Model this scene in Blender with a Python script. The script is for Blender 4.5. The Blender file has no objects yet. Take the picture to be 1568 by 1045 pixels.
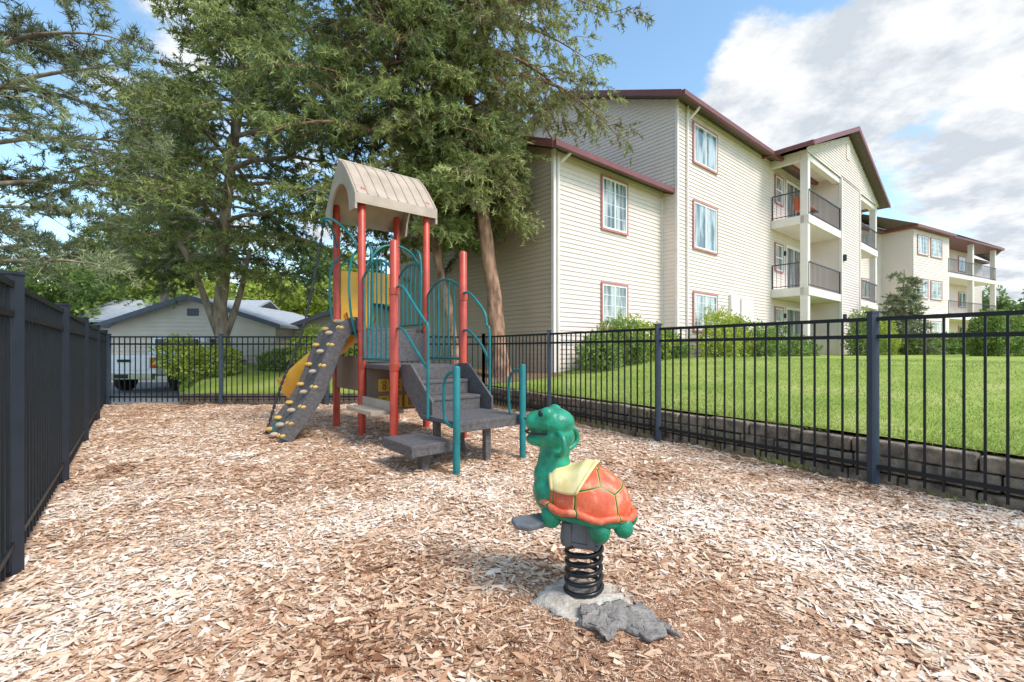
import bpy, bmesh, math, random, itertools
import numpy as np
from mathutils import Vector, Matrix, noise
random.seed(7); rng=np.random.default_rng(7)
SC=bpy.context.scene
# ------------------------------------------------------------------ helpers
class MB:
    def __init__(s): s.v=[];s.f=[];s.m=[];s.s=[]
    def add(s,vs,fs,m=0,sm=False):
        o=len(s.v); s.v+=[tuple(v) for v in vs]; s.f+=[tuple(i+o for i in f) for f in fs]
        s.m+=[m]*len(fs); s.s+=[sm]*len(fs)
    def box(s,x0,x1,y0,y1,z0,z1,m=0,F=None):
        vs=[Vector((x,y,z)) for z in (z0,z1) for y in (y0,y1) for x in (x0,x1)]
        if F: vs=[F(*v) for v in vs]
        s.add(vs,[(0,2,3,1),(4,5,7,6),(0,1,5,4),(2,6,7,3),(0,4,6,2),(1,3,7,5)],m)
    def prism(s,poly,ext,m=0):
        n=len(poly); vs=list(poly)+[p+ext for p in poly]
        fs=[tuple(range(n))[::-1],tuple(range(n,2*n))]+[(i,(i+1)%n,n+(i+1)%n,n+i) for i in range(n)]
        s.add(vs,fs,m)
    def tube(s,pts,r,n=8,m=0,cap=True):
        pts=[Vector(p) for p in pts]; k=len(pts)
        rs=r if isinstance(r,(list,tuple)) else [r]*k
        vs=[];u=None
        for i,p in enumerate(pts):
            t=(pts[min(i+1,k-1)]-pts[max(i-1,0)])
            if t.length<1e-9: t=Vector((0,0,1))
            t.normalize()
            if u is None: u=t.orthogonal().normalized()
            u=(u-t*u.dot(t))
            if u.length<1e-6:u=t.orthogonal()
            u.normalize(); w=t.cross(u)
            for j in range(n):
                a=2*math.pi*j/n; vs.append(p+(u*math.cos(a)+w*math.sin(a))*rs[i])
        fs=[(i*n+j,i*n+(j+1)%n,(i+1)*n+(j+1)%n,(i+1)*n+j) for i in range(k-1) for j in range(n)]
        s.add(vs,fs,m,True)
        if cap:
            s.add(vs[:n],[tuple(range(n))[::-1]],m); s.add(vs[-n:],[tuple(range(n))],m)
    def stube(s,pts,r,n=8,m=0,sub=5):
        s.tube(cr(pts,sub),r,n,m)
    def ell(s,c,r,m=0,nu=16,nv=10,R=None,fn=None):
        vs=[];c=Vector(c)
        for i in range(nv+1):
            th=math.pi*i/nv
            for j in range(nu):
                ph=2*math.pi*j/nu
                d=Vector((math.sin(th)*math.cos(ph),math.sin(th)*math.sin(ph),math.cos(th)))
                p=Vector((d.x*r[0],d.y*r[1],d.z*r[2]))
                if fn:p=fn(p,d)
                if R:p=R@p
                vs.append(c+p)
        fs=[(i*nu+j,(i+1)*nu+j,(i+1)*nu+(j+1)%nu,i*nu+(j+1)%nu) for i in range(nv) for j in range(nu)]
        s.add(vs,fs,m,True)
    def build(s,name,mats,parent=None,bevel=0,norm=True):
        me=bpy.data.meshes.new(name); me.from_pydata(s.v,[],s.f)
        for m in mats: me.materials.append(m)
        me.polygons.foreach_set('material_index',s.m); me.polygons.foreach_set('use_smooth',s.s)
        if norm:
            b=bmesh.new(); b.from_mesh(me); bmesh.ops.recalc_face_normals(b,faces=b.faces); b.to_mesh(me); b.free()
        me.update()
        o=bpy.data.objects.new(name,me); SC.collection.objects.link(o)
        if parent:o.parent=parent
        if bevel:
            md=o.modifiers.new('bevel','BEVEL'); md.width=bevel; md.segments=2; md.limit_method='ANGLE'
        return o
def cr(path,sub=5):
    P=[Vector(p) for p in path]; out=[]
    for i in range(len(P)-1):
        a=P[max(i-1,0)];b_=P[i];c=P[i+1];d=P[min(i+2,len(P)-1)]
        for k in range(sub):
            t=k/sub; out.append(.5*((2*b_)+(c-a)*t+(2*a-5*b_+4*c-d)*t*t+(3*b_-a-3*c+d)*t**3))
    out.append(P[-1]); return out
def empty(name):
    o=bpy.data.objects.new(name,None); SC.collection.objects.link(o); return o
def frame(O,ex,ey):
    O=Vector(O);ex=Vector(ex).normalized();ey=Vector(ey).normalized()
    return lambda x,y,z: O+ex*x+ey*y+Vector((0,0,z))
def new_mat(name):
    m=bpy.data.materials.new(name); m.use_nodes=True; nt=m.node_tree; nt.nodes.clear()
    out=nt.nodes.new('ShaderNodeOutputMaterial'); b=nt.nodes.new('ShaderNodeBsdfPrincipled')
    nt.links.new(b.outputs[0],out.inputs[0]); return m,nt,b,out
def N(nt,t,**k):
    n=nt.nodes.new(t)
    for a,b in k.items(): setattr(n,a,b)
    return n
def ramp(nt,fac,stops):
    r=N(nt,'ShaderNodeValToRGB'); e=r.color_ramp.elements
    while len(e)<len(stops): e.new(0.5)
    for i,(p,c) in enumerate(stops): e[i].position=p; e[i].color=(c[0],c[1],c[2],1)
    nt.links.new(fac,r.inputs[0]); return r.outputs[0]
def mat(name,c,rough=.6,var=.12,scale=4,bump=0,bscale=60,metal=0,c2=None,stretch=None,spec=.5,detail=4):
    m,nt,b,out=new_mat(name)
    tc=N(nt,'ShaderNodeTexCoord'); mp=N(nt,'ShaderNodeMapping'); nt.links.new(tc.outputs['Object'],mp.inputs[0])
    if stretch: mp.inputs['Scale'].default_value=stretch
    n=N(nt,'ShaderNodeTexNoise'); n.inputs['Scale'].default_value=scale; n.inputs['Detail'].default_value=detail
    nt.links.new(mp.outputs[0],n.inputs[0])
    lo=tuple(x*(1-var) for x in c); hi=tuple(min(1,x*(1+var)) for x in c)
    if c2: hi=c2; lo=c
    col=ramp(nt,n.outputs[0],[(.3,lo),(.7,hi)])
    nt.links.new(col,b.inputs['Base Color'])
    b.inputs['Roughness'].default_value=rough; b.inputs['Metallic'].default_value=metal
    b.inputs['Specular IOR Level'].default_value=spec
    if bump:
        n2=N(nt,'ShaderNodeTexNoise'); n2.inputs['Scale'].default_value=bscale; n2.inputs['Detail'].default_value=3
        nt.links.new(mp.outputs[0],n2.inputs[0])
        bp=N(nt,'ShaderNodeBump'); bp.inputs['Strength'].default_value=bump; bp.inputs['Distance'].default_value=.02
        nt.links.new(n2.outputs[0],bp.inputs['Height']); nt.links.new(bp.outputs[0],b.inputs['Normal'])
    return m
def leafmat(name,stops,trans=.3,rough=.55):
    m,nt,b,out=new_mat(name)
    a=N(nt,'ShaderNodeAttribute',attribute_name='var')
    col=ramp(nt,a.outputs['Fac'],stops)
    nt.links.new(col,b.inputs['Base Color']); b.inputs['Roughness'].default_value=rough
    b.inputs['Specular IOR Level'].default_value=.3
    if trans>0:
        t=N(nt,'ShaderNodeBsdfTranslucent'); nt.links.new(col,t.inputs[0])
        mx=N(nt,'ShaderNodeMixShader'); mx.inputs[0].default_value=trans
        nt.links.new(b.outputs[0],mx.inputs[1]); nt.links.new(t.outputs[0],mx.inputs[2]); nt.links.new(mx.outputs[0],out.inputs[0])
    return m
def nrm(a): return a/np.maximum(np.linalg.norm(a,axis=1,keepdims=True),1e-9)
def polymesh(name,V,k,var,mt,parent=None):
    n=len(V)//k; me=bpy.data.meshes.new(name)
    me.vertices.add(len(V)); me.vertices.foreach_set('co',V.astype(np.float32).ravel())
    me.loops.add(len(V)); me.loops.foreach_set('vertex_index',np.arange(len(V),dtype=np.int32))
    me.polygons.add(n); me.polygons.foreach_set('loop_start',np.arange(0,len(V),k,dtype=np.int32))
    me.update(calc_edges=True)
    at=me.attributes.new('var','FLOAT','FACE'); at.data.foreach_set('value',np.clip(var,0,1).astype(np.float32))
    me.materials.append(mt)
    o=bpy.data.objects.new(name,me); SC.collection.objects.link(o)
    if parent:o.parent=parent
    return o
def blades(name,P,D,L,W,var,mt,parent=None,leaf=False):
    n=len(P); D=nrm(D); S=nrm(np.cross(D,rng.normal(size=(n,3))))
    L=np.asarray(L).reshape(-1,1)*np.ones((n,1)); W=np.asarray(W).reshape(-1,1)*np.ones((n,1))
    if leaf:
        V=np.stack([P,P+D*L*.5+S*W*.5,P+D*L,P+D*L*.5-S*W*.5],1).reshape(-1,3); k=4
    else:
        V=np.stack([P-S*W*.5,P+S*W*.5,P+D*L],1).reshape(-1,3); k=3
    return polymesh(name,V,k,var,mt,parent)

# ------------------------------------------------------------------ camera, light, sky
cam=bpy.data.cameras.new('camera'); co=bpy.data.objects.new('camera',cam); SC.collection.objects.link(co)
co.location=(0,0,1.2); co.rotation_euler=(math.radians(90),0,0)
cam.lens=16.07; cam.sensor_width=36; cam.shift_y=.008; cam.clip_end=2000; cam.clip_start=.05
SC.camera=co
SC.view_settings.view_transform='Standard'; SC.view_settings.look='None'; SC.view_settings.exposure=0
sd=Vector((.80,-.60,0)).normalized(); el=math.radians(52)
sdir=Vector((sd.x*math.cos(el),sd.y*math.cos(el),math.sin(el)))
sl=bpy.data.lights.new('sun','SUN'); sl.energy=3.6; sl.angle=math.radians(18); sl.color=(1,.95,.88)
so=bpy.data.objects.new('sun',sl); SC.collection.objects.link(so); so.rotation_euler=sdir.to_track_quat('Z','Y').to_euler()
w=bpy.data.worlds.new('World'); SC.world=w; w.use_nodes=True; nt=w.node_tree; nt.nodes.clear()
wo=N(nt,'ShaderNodeOutputWorld'); bg=N(nt,'ShaderNodeBackground'); nt.links.new(bg.outputs[0],wo.inputs[0])
bg.inputs[1].default_value=.15
sky=N(nt,'ShaderNodeTexSky',sky_type='NISHITA'); sky.sun_disc=False; sky.sun_elevation=el
sky.sun_rotation=math.atan2(sd.x,sd.y); sky.ozone_density=1.3; sky.dust_density=.6
tc=N(nt,'ShaderNodeTexCoord'); nv=N(nt,'ShaderNodeVectorMath',operation='NORMALIZE'); nt.links.new(tc.outputs['Generated'],nv.inputs[0])
sx=N(nt,'ShaderNodeSeparateXYZ'); nt.links.new(nv.outputs[0],sx.inputs[0])
def M(op,a,b=None,c=None,clamp=False):
    n=N(nt,'ShaderNodeMath',operation=op); n.use_clamp=clamp
    for i,x in enumerate((a,b,c)):
        if x is None: continue
        if isinstance(x,(int,float)): n.inputs[i].default_value=x
        else: nt.links.new(x,n.inputs[i])
    return n.outputs[0]
zz=M('ADD',M('MAXIMUM',sx.outputs[2],0),.22)
cx=N(nt,'ShaderNodeCombineXYZ'); nt.links.new(M('DIVIDE',sx.outputs[0],zz),cx.inputs[0]); nt.links.new(M('DIVIDE',sx.outputs[1],zz),cx.inputs[1])
def noi(scale,detail,off=(0,0,0),rough=.55):
    mp=N(nt,'ShaderNodeMapping'); mp.inputs['Location'].default_value=off; nt.links.new(cx.outputs[0],mp.inputs[0])
    n=N(nt,'ShaderNodeTexNoise'); n.inputs['Scale'].default_value=scale; n.inputs['Detail'].default_value=detail; n.inputs['Roughness'].default_value=rough
    nt.links.new(mp.outputs[0],n.inputs[0]); return n.outputs[0]
n1=noi(3.4,7,(3.1,1.7,0),.62)
acc=n1
def blob(d,c0,c1,wt):
    global acc
    dv=Vector(d).normalized(); dn=N(nt,'ShaderNodeVectorMath',operation='DOT_PRODUCT'); nt.links.new(nv.outputs[0],dn.inputs[0]); dn.inputs[1].default_value=dv
    mr=N(nt,'ShaderNodeMapRange',interpolation_type='SMOOTHSTEP'); mr.inputs[1].default_value=c0; mr.inputs[2].default_value=c1
    nt.links.new(dn.outputs['Value'],mr.inputs[0]); acc=M('ADD',acc,M('MULTIPLY',mr.outputs[0],wt))
def uv(u,v): return ((u-784)/700,1,(535-v)/700)
blob(uv(1080,130),.982,.998,.17); blob(uv(1270,100),.975,.996,.22); blob(uv(1460,120),.975,.996,.22); blob(uv(1540,310),.982,.998,.24)
blob(uv(190,25),.985,.999,.14); blob(uv(975,15),.978,.998,-.25); blob(uv(1390,250),.990,.999,-.22); blob(uv(1200,-90),.98,.999,-.22); blob(uv(90,110),.98,.998,-.18)
cm=N(nt,'ShaderNodeMapRange',interpolation_type='SMOOTHSTEP'); cm.inputs[1].default_value=.49; cm.inputs[2].default_value=.66; nt.links.new(acc,cm.inputs[0])
cc=N(nt,'ShaderNodeValToRGB'); nt.links.new(noi(5.0,6,(8,2,1),.6),cc.inputs[0])
cc.color_ramp.elements[0].position=.40; cc.color_ramp.elements[0].color=(4.5,4.9,5.4,1); cc.color_ramp.elements[1].position=.58; cc.color_ramp.elements[1].color=(7.0,7.1,7.2,1)
hs=N(nt,'ShaderNodeHueSaturation'); hs.inputs['Hue'].default_value=.488; hs.inputs['Saturation'].default_value=1.02; hs.inputs['Value'].default_value=2.0; nt.links.new(sky.outputs[0],hs.inputs['Color'])
mx=N(nt,'ShaderNodeMix',data_type='RGBA'); nt.links.new(cm.outputs[0],mx.inputs['Factor'])
nt.links.new(hs.outputs[0],mx.inputs['A']); nt.links.new(cc.outputs[0],mx.inputs['B'])
nt.links.new(mx.outputs['Result'],bg.inputs[0])

# ------------------------------------------------------------------ ground
def smooth(x): x=min(max(x,0),1); return x*x*(3-2*x)
FC=Vector((-.62,9.95,0)); ES=Vector((1.27,-1.97,0)).normalized(); ET=Vector((-ES.y,ES.x,0))
def zR(t,s=0): return .395+.54*smooth((t+.3)/7.5)
m_ground=mat('ground_soil',(.10,.14,.04),.9,.3,.5)
g=MB(); g.add([(-900,-900,-.25),(900,-900,-.25),(900,900,-.25),(-900,900,-.25)],[(0,1,2,3)]); g.build('ground',[m_ground])
m_asph=mat('asphalt',(.20,.20,.205),.9,.15,3,.3,120)
g=MB(); g.add([(-60,9.9,-.1),(2,9.9,-.1),(2,60,-.1),(-60,60,-.1)],[(0,1,2,3)]); g.build('parking_lot_road',[m_asph])
def grassmat():
    m,nt,b,out=new_mat('lawn_grass')
    tc=N(nt,'ShaderNodeTexCoord')
    def nz(s,d=4):
        n=N(nt,'ShaderNodeTexNoise'); n.inputs['Scale'].default_value=s; n.inputs['Detail'].default_value=d; nt.links.new(tc.outputs['Object'],n.inputs[0]); return n.outputs[0]
    a=ramp(nt,nz(1.1,6),[(.32,(.24,.33,.06)),(.5,(.34,.43,.09)),(.68,(.46,.50,.17))])
    c=ramp(nt,nz(60,3),[(.3,(.6,.63,.5)),(.7,(1.22,1.18,1.05))])
    mu=N(nt,'ShaderNodeMix',data_type='RGBA',blend_type='MULTIPLY'); mu.inputs[0].default_value=1
    nt.links.new(a,mu.inputs['A']); nt.links.new(c,mu.inputs['B']); nt.links.new(mu.outputs['Result'],b.inputs['Base Color'])
    b.inputs['Roughness'].default_value=.8; b.inputs['Specular IOR Level'].default_value=.2
    bp=N(nt,'ShaderNodeBump'); bp.inputs['Strength'].default_value=.5; bp.inputs['Distance'].default_value=.04
    nt.links.new(nz(90,2),bp.inputs['Height']); nt.links.new(bp.outputs[0],b.inputs['Normal']); return m
m_grass=grassmat()
def grid(name,fn,nu,nv,mt,parent=None):
    me=bpy.data.meshes.new(name)
    vs=[fn(i/nu,j/nv) for j in range(nv+1) for i in range(nu+1)]
    fs=[(j*(nu+1)+i,j*(nu+1)+i+1,(j+1)*(nu+1)+i+1,(j+1)*(nu+1)+i) for j in range(nv) for i in range(nu)]
    me.from_pydata([tuple(v) for v in vs],[],fs); me.polygons.foreach_set('use_smooth',[True]*len(fs)); me.materials.append(mt); me.update()
    o=bpy.data.objects.new(name,me); SC.collection.objects.link(o); o.parent=parent; return o
def lawnR(i,j):
    s=-9+25*i; t=.2+80*j**2.4
    p=FC+ES*s+ET*t; return (p.x,p.y,zR(t)+.02*noise.noise(Vector((p.x*.5,p.y*.5,0))))
grid('lawn',lawnR,60,90,m_grass)
def zB(x,y):
    xl=-7.3-(y-10.1)*.75
    return (.2+.42*smooth((y-10.1)/3.4))*smooth((x-xl+.1)/.8)-.02
def lawnB(i,j):
    y=10.12+7.5*j; xl=-7.3-(y-10.1)*.75; x=xl+(.6-xl)*i
    return (x,y,zB(x,y))
grid('lawn',lawnB,40,40,m_grass)
m_mulch=mat('bark_mulch',(.13,.075,.045),.95,.5,25,.8,60,c2=(.30,.19,.12))
def bed(i,j):
    a=Vector((-.5,10.3,0)).lerp(Vector((1.25,11.2,0)),i); b=Vector((-4.5,15.8,0)).lerp(Vector((1.1,12.3,0)),i)
    p=a.lerp(b,j); d=(p-FC); t=d.dot(ET); return (p.x,p.y,max(zR(t) if t>0.1 else 0,zB(p.x,p.y))+.02+.01*noise.noise(p*9))
grid('mulch_bed',bed,20,20,m_mulch)
n=80000; t=.22+9*rng.random(n)**1.7; s=-1+9.5*rng.random(n)
P=np.outer(s,np.array(ES))+np.outer(t,np.array(ET))+np.array(FC)
P[:,2]=[zR(x) for x in t]
m_blade=leafmat('grass_blades',[(0,(.20,.29,.04)),(.7,(.40,.50,.12)),(1,(.60,.56,.28))],.25)
Dd=rng.normal(size=(n,3))*.6; Dd[:,2]=1
blades('lawn_grass_blades',P,Dd,.02+.03*rng.random(n),.008,rng.random(n),m_blade)
n=9000; s=14*rng.random(n); cl=np.sin(s*2.3)+np.sin(s*5.1+1)+np.sin(s*.9); k=(cl+rng.normal(size=n)*.7)>.9; s=s[k]; n=len(s)
t=np.where(rng.random(n)<.6,.20+.06*rng.random(n),.03+.05*rng.random(n)); P=np.outer(s,np.array(ES))+np.outer(t,np.array(ET))+np.array(FC); P[:,2]=np.where(t>.15,.385,.01)
Dd=rng.normal(size=(n,3))*.6; Dd[:,2]=.9; Dd[:,0]-=.3
blades('weeds',P,Dd,.03+.06*rng.random(n),.008,rng.random(n),m_blade)
def chipground():
    m,nt,b,out=new_mat('wood_chip_ground')
    tc=N(nt,'ShaderNodeTexCoord')
    v=N(nt,'ShaderNodeTexVoronoi'); v.inputs['Scale'].default_value=55; v.inputs['Randomness'].default_value=1
    mp=N(nt,'ShaderNodeMapping'); mp.inputs['Scale'].default_value=(1,1.6,1); nt.links.new(tc.outputs['Object'],mp.inputs[0])
    nt.links.new(mp.outputs[0],v.inputs[0])
    sp=N(nt,'ShaderNodeSeparateColor'); nt.links.new(v.outputs['Color'],sp.inputs[0])
    c=ramp(nt,sp.outputs[0],[(0,(.38,.20,.11)),(.4,(.54,.33,.20)),(1,(.72,.52,.36))])
    nt.links.new(c,b.inputs['Base Color']); b.inputs['Roughness'].default_value=.9; b.inputs['Specular IOR Level'].default_value=.2
    bp=N(nt,'ShaderNodeBump'); bp.inputs['Strength'].default_value=.6; bp.inputs['Distance'].default_value=.012
    nt.links.new(v.outputs['Distance'],bp.inputs['Height']); nt.links.new(bp.outputs[0],b.inputs['Normal']); return m
m_chipg=chipground()
def xl(y): return -.65-.825*y
def xr(y): return FC.x+(FC.y-y)*1.27/1.97
def chipz(x,y): return .055*noise.noise(Vector((x*.8,y*.8,3)))+.03*noise.noise(Vector((x*2.6,y*2.6,1)))
def pg(i,j):
    y=-3+13.0*j; a=min(xl(y)-.05,-1.5-.0*y) ; bb=xr(y)+.12
    x=a+(bb-a)*i; return (x,y,chipz(x,y))
grid('wood_chip_ground',pg,120,130,m_chipg)
def chips(n,y0,y1,Lm):
    y=y0+(y1-y0)*rng.random(n)**1.15; a=np.minimum(-.65-.825*y,-1.5)+.02; b=FC.x+(FC.y-y)*.6447+.05
    x=a+(b-a)*rng.random(n)
    dd=np.hypot((x-.62)/.66,(y-1.9)/.40)+rng.normal(size=n)*.2; keep=(dd>1)|(rng.random(n)<.35)
    x=x[keep];y=y[keep];n=len(x)
    z=np.array([chipz(p,q) for p,q in zip(x,y)])+.003+.013*rng.random(n)
    th=rng.random(n)*6.283; L=Lm*(.3+1.7*rng.random(n)**2.6); W=L*(.12+.30*rng.random(n)**1.3)
    D=np.stack([np.cos(th),np.sin(th),rng.normal(size=n)*.15],1); S=np.stack([-np.sin(th),np.cos(th),rng.normal(size=n)*.25],1)
    P=np.stack([x,y,z],1); L=L[:,None]*.5; W=W[:,None]*.5
    j=lambda:(.45+.9*rng.random((n,1)))
    V=np.stack([P-D*L*j()-S*W*j(),P+D*L*j()*.6-S*W*j()*1.1,P+D*L*j()*1.1-S*W*.2*j(),P+D*L*j()+S*W*.7*j(),P-D*L*.8*j()+S*W*j()],1).reshape(-1,3)
    var=rng.random(n)
    lf=np.array([noise.noise(Vector((p*.8,q*.8,7)))+.7*noise.noise(Vector((p*2.5,q*2.5,17))) for p,q in zip(x,y)])
    return V,np.clip(var*.78+.17+.42*lf,0,1)
V1,c1=chips(160000,.7,4.3,.042); V2,c2=chips(80000,4.3,9.95,.05)
m_chip=leafmat('wood_chips',[(0,(.22,.095,.045)),(.14,(.46,.245,.135)),(.40,(.67,.44,.28)),(.72,(.80,.62,.46)),(1,(.90,.79,.67))],0,.8)
polymesh('wood_chips',np.concatenate([V1,V2]),5,np.concatenate([c1,c2]),m_chip)

# ------------------------------------------------------------------ fences
m_fence=mat('fence_black_metal',(.010,.012,.015),.5,.2,8,spec=.3)
m_post=mat('fence_post_metal',(.045,.062,.09),.45,.15,8,spec=.45)
def fence(name,pts,H=1.5,zb=0,pm=None,dens=.112):
    b=MB()
    for p in pts:
        b.box(p[0]-.032,p[0]+.032,p[1]-.032,p[1]+.032,zb-.1,zb+H+.02,1)
        b.box(p[0]-.04,p[0]+.04,p[1]-.04,p[1]+.04,zb+H+.02,zb+H+.035,1)
    for p,q in zip(pts[:-1],pts[1:]):
        p=Vector((p[0],p[1],0)); q=Vector((q[0],q[1],0)); d=q-p; L=d.length; F=frame(p,d,(-d.y,d.x,0))
        for z in (H-.035,H-.19,.17): b.box(.03,L-.03,-.014,.014,zb+z-.017,zb+z+.017,0,F)
        k=int(L/dens)
        for i in range(1,k): 
            x=L*i/k; b.box(x-.008,x+.008,-.008,.008,zb+.06,zb+H-.02,0,F)
    return b.build(name,[m_fence,pm or m_post])
step=Vector((1.27,-1.97,0))
fence('metal_fence',[(FC+step*k)[:2] for k in (0,1,2,3,4,5)])
m_postd=mat('fence_post_dark',(.022,.028,.04),.45,.15,8,spec=.4)
fl=[]
for yy in (9.85,7.75,5.85,4.1,2.42,.6,-1.2): fl.append((xl(yy),yy))
fence('metal_fence',fl,H=1.575,pm=m_postd)
fence('metal_fence',[(-.62,9.95),(-1.7,9.94),(-4.0,9.92),(-6.3,9.9),(-8.72,9.88)])
m_timber=mat('timber_weathered',(.09,.07,.05),.9,.5,6,.8,30,c2=(.28,.22,.17))
b=MB(); p,q=Vector((xl(9.8)-.08,9.8,0)),Vector((xl(-1)-.08,-1,0)); d=q-p; F=frame(p,d,(-d.y,d.x,0)); b.box(0,d.length,-.03,.03,-.1,.08,0,F); b.build('timber_edging',[m_timber])
b=MB(); F=frame(FC,ES,ET)
for c in range(3):
    s=-2.0+c*.17
    while s<14:
        L=random.uniform(.28,.55); y0=.075+random.uniform(-.015,.015)+c*.015; h=.14
        b.box(s,s+L-.012,y0,y0+.2,-.03+c*h,-.03+(c+1)*h-.01+random.uniform(-.012,.008),random.choice((0,0,1)),F); s+=L
m_stone=mat('wall_block_stone',(.10,.08,.06),.95,.5,9,.9,35,c2=(.38,.30,.22))
m_stone2=mat('wall_block_stone_b',(.12,.11,.065),.95,.5,12,.9,45,c2=(.40,.32,.21))
b.build('retaining_wall',[m_stone,m_stone2],bevel=.016)
b=MB()
for c in range(2):
    s=-7.3
    while s<-.8:
        L=random.uniform(.5,1.1); b.box(s,min(s+L-.012,-.7),10.04+.01*c,10.16,-.05+c*.14,-.05+(c+1)*.14-.008,0); s+=L
b.build('retaining_wall',[m_timber],bevel=.01)

# ------------------------------------------------------------------ buildings
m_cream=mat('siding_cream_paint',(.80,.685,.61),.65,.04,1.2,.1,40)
m_cream_shade=mat('siding_cream_shade_tint',(.54,.425,.30),.65,.05,1.2,.1,40)  # wing end wall: the cream paint again, its shade painted in as tan
m_trimw=mat('trim_cream',(.82,.74,.67),.6,.05,3)
m_fascia=mat('fascia_maroon',(.20,.065,.06),.5,.12,4)
m_redtrim=mat('window_trim_red',(.50,.20,.18),.6,.12,4)
m_white=mat('vinyl_white',(.85,.85,.84),.4,.04,4)
m_roof=mat('roof_shingles',(.15,.11,.10),.9,.3,14,.5,50)
m_rail=mat('balcony_rail_metal',(.05,.045,.06),.45,.2,6)
m_dark=mat('dark_interior',(.03,.03,.035),.5,.3,2)
def glassmat(name,c,c2):
    m,nt,b,out=new_mat(name)
    tc=N(nt,'ShaderNodeTexCoord'); mp=N(nt,'ShaderNodeMapping'); mp.inputs['Scale'].default_value=(2.2,2.2,.5); nt.links.new(tc.outputs['Object'],mp.inputs[0])
    n=N(nt,'ShaderNodeTexNoise'); n.inputs['Scale'].default_value=1.6; n.inputs['Detail'].default_value=3; nt.links.new(mp.outputs[0],n.inputs[0])
    nt.links.new(ramp(nt,n.outputs[0],[(.42,c),(.58,c2)]),b.inputs['Base Color'])
    b.inputs['Roughness'].default_value=.04; b.inputs['Specular IOR Level'].default_value=.8; b.inputs['Coat Weight'].default_value=.4; b.inputs['Coat Roughness'].default_value=.02
    return m
m_glass=glassmat('window_glass',(.09,.13,.12),(.50,.53,.50))
m_glassd=glassmat('door_glass',(.03,.045,.05),(.20,.23,.24))
def siding(b,P,D,Nn,z0,z1,ext,m=0,pitch=.125,proud=.024):
    P=Vector(P);D=Vector(D);Nn=Vector(Nn); z=z0
    while z<z1-.01:
        zb=min(z+pitch,z1); a0,a1=ext(z); c0,c1=ext(zb)
        if a1-a0<.05: break
        up=Vector((0,0,1))
        A=P+D*a0+Nn*proud+up*z; B=P+D*a1+Nn*proud+up*z; C=P+D*c1+Nn*.002+up*zb; E=P+D*c0+Nn*.002+up*zb
        A2=P+D*a0+up*z; B2=P+D*a1+up*z
        b.add([A,B,C,E],[(0,1,2,3)],m); b.add([A2,B2,B,A],[(0,1,2,3)],m)
        z=zb
def window(b,F,x0,x1,z0,z1,y=0,slider=True,grid_=False):
    y+=.004
    t=.06
    b.box(x0-t,x0,y,y+.045,z0-t,z1+t,0,F); b.box(x1,x1+t,y,y+.045,z0-t,z1+t,0,F)
    b.box(x0,x1,y,y+.045,z1,z1+t,0,F); b.box(x0,x1,y,y+.05,z0-t,z0,0,F)
    w_=.05
    b.box(x0,x0+w_,y,y+.035,z0,z1,1,F); b.box(x1-w_,x1,y,y+.035,z0,z1,1,F)
    b.box(x0+w_,x1-w_,y,y+.035,z1-w_,z1,1,F); b.box(x0+w_,x1-w_,y,y+.035,z0,z0+w_,1,F)
    xm=(x0+x1)/2
    if slider: b.box(xm-.03,xm+.03,y,y+.032,z0+w_,z1-w_,1,F)
    else: b.box(x0+w_,x1-w_,y,y+.032,(z0+z1)/2-.025,(z0+z1)/2+.025,1,F)
    if grid_:
        for k in (1,2,4,5):
            x=x0+(x1-x0)*k/6; b.box(x-.008,x+.008,y,y+.024,z0+w_,z1-w_,1,F)
        for k in (1,2,3):
            z=z0+(z1-z0)*k/4; b.box(x0+w_,xm-.03,y,y+.022,z-.008,z+.008,1,F); b.box(xm+.03,x1-w_,y,y+.022,z-.008,z+.008,1,F)
    b.box(x0+w_,x1-w_,y,y+.015,z0+w_,z1-w_,2,F)
def railing(b,F,x0,y0,x1,y1,z,h=1.05,m=0):
    A=F(x0,y0,0);B=F(x1,y1,0); d=B-A; L=d.length; G=frame(A,d,(-d.y,d.x,0))
    b.box(0,L,-.03,.03,z+h-.04,z+h,m,G); b.box(0,L,-.02,.02,z+.08,z+.11,m,G)
    k=max(2,int(L/.15))
    for i in range(k+1):
        x=L*i/k; r=.022 if i in(0,k) else .006
        b.box(x-r,x+r,-r,r,z,z+h-.04,m,G)
def roofslab(b,F,pts,th=.14,m=0):
    A=[F(*p) for p in pts]; b.prism(A,Vector((0,0,th)),m)
EX=Vector((.767,.642,0)).normalized(); EY=Vector((EX.y,-EX.x,0)); 
apt=empty('apartment_building'); O3=Vector((5.35,14.83,0)); FB=frame(O3,EX,EY)
zb=.45; ZE=9.30; ZP=ZE+5.2*.42
S=MB()
full=lambda a,c:(lambda z:(a,c))
siding(S,FB(0,0,0),EX,EY,zb,ZE,full(0,19.1),0)
def gext(dep,ze,pit):
    def f(z):
        if z<=ze: return (0,dep)
        o=(z-ze)/pit; return (o,dep-o)
    return f
siding(S,FB(0,0,0),-EY,-EX,zb,ZP,gext(10.4,ZE,.42),0)
WX=-5.08; WY=-.56; WE=6.45
siding(S,FB(WX,WY,0),EX,EY,zb,WE,full(0,-WX),0)
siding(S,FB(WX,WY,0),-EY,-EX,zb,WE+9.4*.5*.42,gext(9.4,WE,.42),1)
BF=1.43
siding(S,FB(11.84,BF,0),EX,EY,zb,9.36,full(0,3.1),0)
siding(S,FB(11.84,BF,0),-EY,-EX,zb,9.36,full(0,BF),0)
siding(S,FB(7.3,BF,0),EX,EY,9.2,11.5,lambda z:(max(0,(z-9.36)/.37),11.5-max(0,(z-9.36)/.37)),0)
S.build('siding_walls',[m_cream,m_cream_shade],apt,norm=False)
W=MB()
W.box(.01,19.0,-10.3,-.01,-.2,ZE-.05,0,FB)
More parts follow.
